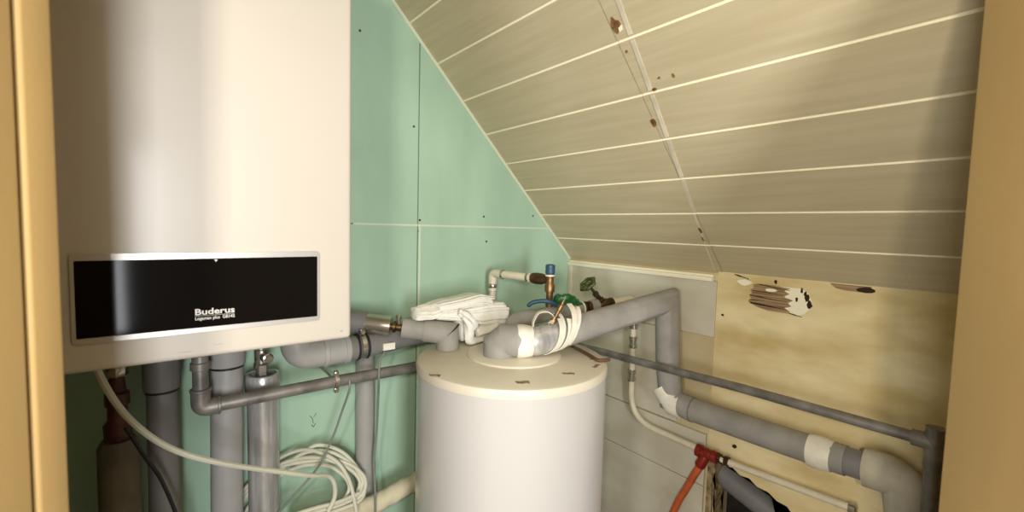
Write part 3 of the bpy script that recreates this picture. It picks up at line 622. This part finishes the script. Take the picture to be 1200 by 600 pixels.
# steel pipe on the right along the knee wall
p = thing('steel_pipe', 'thin grey steel pipe crossing the yellowed board to the right door jamb', 'pipe', (1.38, 0.6, 0.98))
part('pipe', tube([(1.38, 1.345, 0.958), (1.38, 0.6, 0.981), (1.38, 0.19, 0.985)], 0.0138, 18), 'steel', p)
part('elbow', tube(rounded([(1.38, 0.21, 0.984), (1.38, 0.170, 0.985), (1.38, 0.170, 0.93)], 0.03, 6), 0.019, 18), 'steel', p)
part('riser', tube([(1.38, 0.170, 0.98), (1.38, 0.170, 1.02)], 0.019, 18), 'steel', p)
part('dropper', tube([(1.38, 0.170, 0.94), (1.38, 0.160, 0.012)], 0.016, 18), 'steel', p)
# pipe inside the broken hole
solo('buried_pipe', tube([(1.585, 0.755, 0.590), (1.585, 0.55, 0.525), (1.585, 0.25, 0.44)], 0.043, 24), 'pvcd', 'dark grey pipe inside the broken hole in the board at lower right', 'pipe')

# ------------------------------------------------------------------ cables
def cable(name, pts, r, m, label, n=10):
    return solo(name, tube(spline(pts, n), r, 8), m, label, 'cable')
cable('power_cable', [(-0.10, 1.12, 1.22), (-0.088, 1.12, 1.152), (-0.05, 1.125, 1.06), (0.014, 1.13, 0.978), (0.105, 1.15, 0.908), (0.25, 1.20, 0.815), (0.32, 1.235, 0.768), (0.365, 1.265, 0.738), (0.385, 1.275, 0.705), (0.388, 1.28, 0.66), (0.37, 1.28, 0.625)], 0.0062, 'cable', 'long pale cable sweeping from the left of the boiler in front of the pipes')
cable('sensor_wire', [(0.422, 1.257, 1.005), (0.421, 1.256, 0.975), (0.415, 1.30, 0.90), (0.395, 1.32, 0.82), (0.358, 1.335, 0.735), (0.30, 1.34, 0.675), (0.22, 1.31, 0.63), (0.17, 1.31, 0.60)], 0.0033, 'gcable', 'thin grey wire hanging from the steel pipe clamp in front of the coil')
cable('sensor_wire', [(0.534, 1.277, 1.062), (0.516, 1.266, 1.045), (0.509, 1.257, 1.015), (0.508, 1.257, 0.98), (0.524, 1.30, 0.92), (0.534, 1.335, 0.80), (0.527, 1.338, 0.70), (0.522, 1.315, 0.625), (0.520, 1.307, 0.56), (0.52, 1.307, 0.48)], 0.0035, 'gcable', 'thin grey wire hanging straight down from the white sticker')
cable('black_cable', [(-0.06, 1.24, 1.0), (-0.03, 1.235, 0.93), (0.0, 1.235, 0.86), (0.03, 1.235, 0.74), (0.04, 1.235, 0.6)], 0.004, 'bcable', 'black cable hanging in the dark between the two left pipes')
coil = bmesh.new()
loops = [[(0.125, 1.428, 0.60), (0.185, 1.428, 0.685), (0.255, 1.424, 0.742), (0.335, 1.40, 0.766), (0.40, 1.34, 0.745), (0.435, 1.31, 0.69), (0.452, 1.295, 0.61), (0.456, 1.288, 0.54), (0.45, 1.285, 0.45)],
         [(0.15, 1.428, 0.60), (0.21, 1.428, 0.69), (0.28, 1.415, 0.735), (0.36, 1.375, 0.745), (0.44, 1.345, 0.705), (0.478, 1.33, 0.655), (0.46, 1.325, 0.615), (0.40, 1.315, 0.606)],
         [(0.12, 1.428, 0.58), (0.17, 1.428, 0.655), (0.24, 1.424, 0.715), (0.33, 1.39, 0.735), (0.43, 1.35, 0.722), (0.487, 1.33, 0.672), (0.49, 1.318, 0.628), (0.455, 1.312, 0.602)],
         [(0.165, 1.428, 0.59), (0.23, 1.424, 0.672), (0.31, 1.395, 0.72), (0.38, 1.36, 0.722), (0.43, 1.34, 0.685), (0.445, 1.325, 0.645), (0.42, 1.315, 0.612)],
         [(0.27, 1.422, 0.71), (0.33, 1.395, 0.758), (0.40, 1.37, 0.753), (0.465, 1.345, 0.70), (0.484, 1.33, 0.645), (0.465, 1.312, 0.62), (0.41, 1.300, 0.618), (0.33, 1.293, 0.628), (0.26, 1.285, 0.635), (0.17, 1.285, 0.60), (0.10, 1.29, 0.55)],
         [(0.468, 1.302, 0.632), (0.40, 1.292, 0.634), (0.32, 1.285, 0.645), (0.25, 1.278, 0.645), (0.17, 1.272, 0.61), (0.10, 1.28, 0.54)],
         [(0.30, 1.422, 0.70), (0.36, 1.395, 0.772), (0.43, 1.37, 0.748), (0.475, 1.345, 0.69), (0.492, 1.325, 0.635), (0.470, 1.305, 0.606), (0.39, 1.297, 0.606), (0.30, 1.288, 0.617), (0.20, 1.283, 0.59)]]
for L in loops: tube(spline(L, 10), 0.0056, 8, bm=coil)
solo('cable_coil', coil, 'cable', 'tangled coil of pale cable loops low on the green wall', 'cable coil')

# ------------------------------------------------------------------ white ribbed cloth on the tank
def cloth_layer(x0, x1, yc, zfun, wfun, tfun, ribs, amp, n=44, ns=30, seed=0):
    R = random.Random(seed); ph = [R.uniform(0, 6.28) for _ in range(4)]; rings = []
    for i in range(ns + 1):
        t = i / ns; x = x0 + (x1 - x0) * t; w_, h_ = wfun(t), tfun(t)
        endr = min(1, math.sqrt(max(0.02, min(t, 1 - t) / 0.05))) if min(t, 1 - t) < 0.05 else 1
        ring = []
        for k in range(n):
            a = 2 * PI * k / n; ca, sa = math.cos(a), math.sin(a)
            px = abs(ca) ** 0.7 * (1 if ca > 0 else -1); pz = abs(sa) ** 0.6 * (1 if sa > 0 else -1)
            rib = 1 + amp * abs(math.sin(ribs * a * .5 + ph[0])) - amp * .5
            wav = 0.002 * math.sin(6 * t + ph[1] + 2 * px) + 0.001 * math.sin(13 * t + ph[2])
            ring.append((x + 0.006 * math.sin(5 * a + ph[3]) * (t > .9), yc(t) + px * w_ * endr * rib, zfun(t) + (pz * h_ * rib) * endr + wav))
        rings.append(ring)
    return loft(rings)
lp = lambda *k: (lambda t: next((k[i][1] + (k[i + 1][1] - k[i][1]) * (t - k[i][0]) / (k[i + 1][0] - k[i][0]) for i in range(len(k) - 1) if t <= k[i + 1][0]), k[-1][1]))
p = thing('ribbed_cloth', 'crumpled white ribbed cloth lying over the pipes at the back of the tank lid', 'cloth', (0.80, 1.25, TZ))
part('upper_fold', cloth_layer(0.640, 0.905, lp((0, 1.245), (1, 1.265)), lp((0, 1.186), (.3, 1.192), (.75, 1.205), (1, 1.196)), lp((0, .022), (.25, .036), (.6, .055), (1, .058)), lp((0, .014), (.3, .018), (1, .018)), 12, 0.16, seed=1), 'cloth', p)
part('lower_fold', cloth_layer(0.665, 0.965, lp((0, 1.235), (1, 1.255)), lp((0, 1.172), (.3, 1.165), (.6, 1.152), (1, 1.147)), lp((0, .020), (.3, .036), (.6, .048), (1, .052)), lp((0, .012), (.3, .022), (.6, .038), (1, .040)), 14, 0.13, seed=5), 'cloth', p)
part('under_fold', cloth_layer(0.765, 0.955, lp((0, 1.245), (1, 1.25)), lp((0, 1.113), (1, 1.107)), lp((0, .034), (1, .040)), lp((0, .040), (1, .034)), 10, 0.10, seed=8), 'cloth', p)
part('cuff', cloth_layer(0.606, 0.690, lp((0, 1.236), (1, 1.238)), lp((0, 1.180), (1, 1.180)), lp((0, .026), (1, .030)), lp((0, .017), (1, .021)), 22, 0.22, seed=3), 'cloth', p)
wbc = lambda i, a: 1 + 0.14 * math.sin(2 * a + i * .35) + 0.07 * math.sin(5 * a + i * .2)
part('hanging_flap', tube(spline([(0.745, 1.195, 1.176), (0.764, 1.185, 1.155), (0.778, 1.188, 1.120), (0.782, 1.192, 1.088), (0.800, 1.195, 1.080), (0.845, 1.20, 1.081), (0.89, 1.205, 1.08)], 6), [0.008] * 4 + [0.0135] * 29 + [0.010] * 4, 16, wob=wbc), 'cloth', p)
part('hanging_flap', tube(spline([(0.742, 1.19, 1.183), (0.766, 1.172, 1.165), (0.786, 1.17, 1.140), (0.792, 1.178, 1.122)], 6), [0.006] * 3 + [0.010] * 13 + [0.006] * 3, 14, wob=wbc), 'cloth', p)
part('hanging_flap', tube(spline([(0.80, 1.18, 1.108), (0.83, 1.18, 1.112), (0.87, 1.19, 1.112), (0.90, 1.20, 1.11)], 6), [0.010] + [0.0145] * 17 + [0.010], 14, wob=wbc), 'cloth', p)
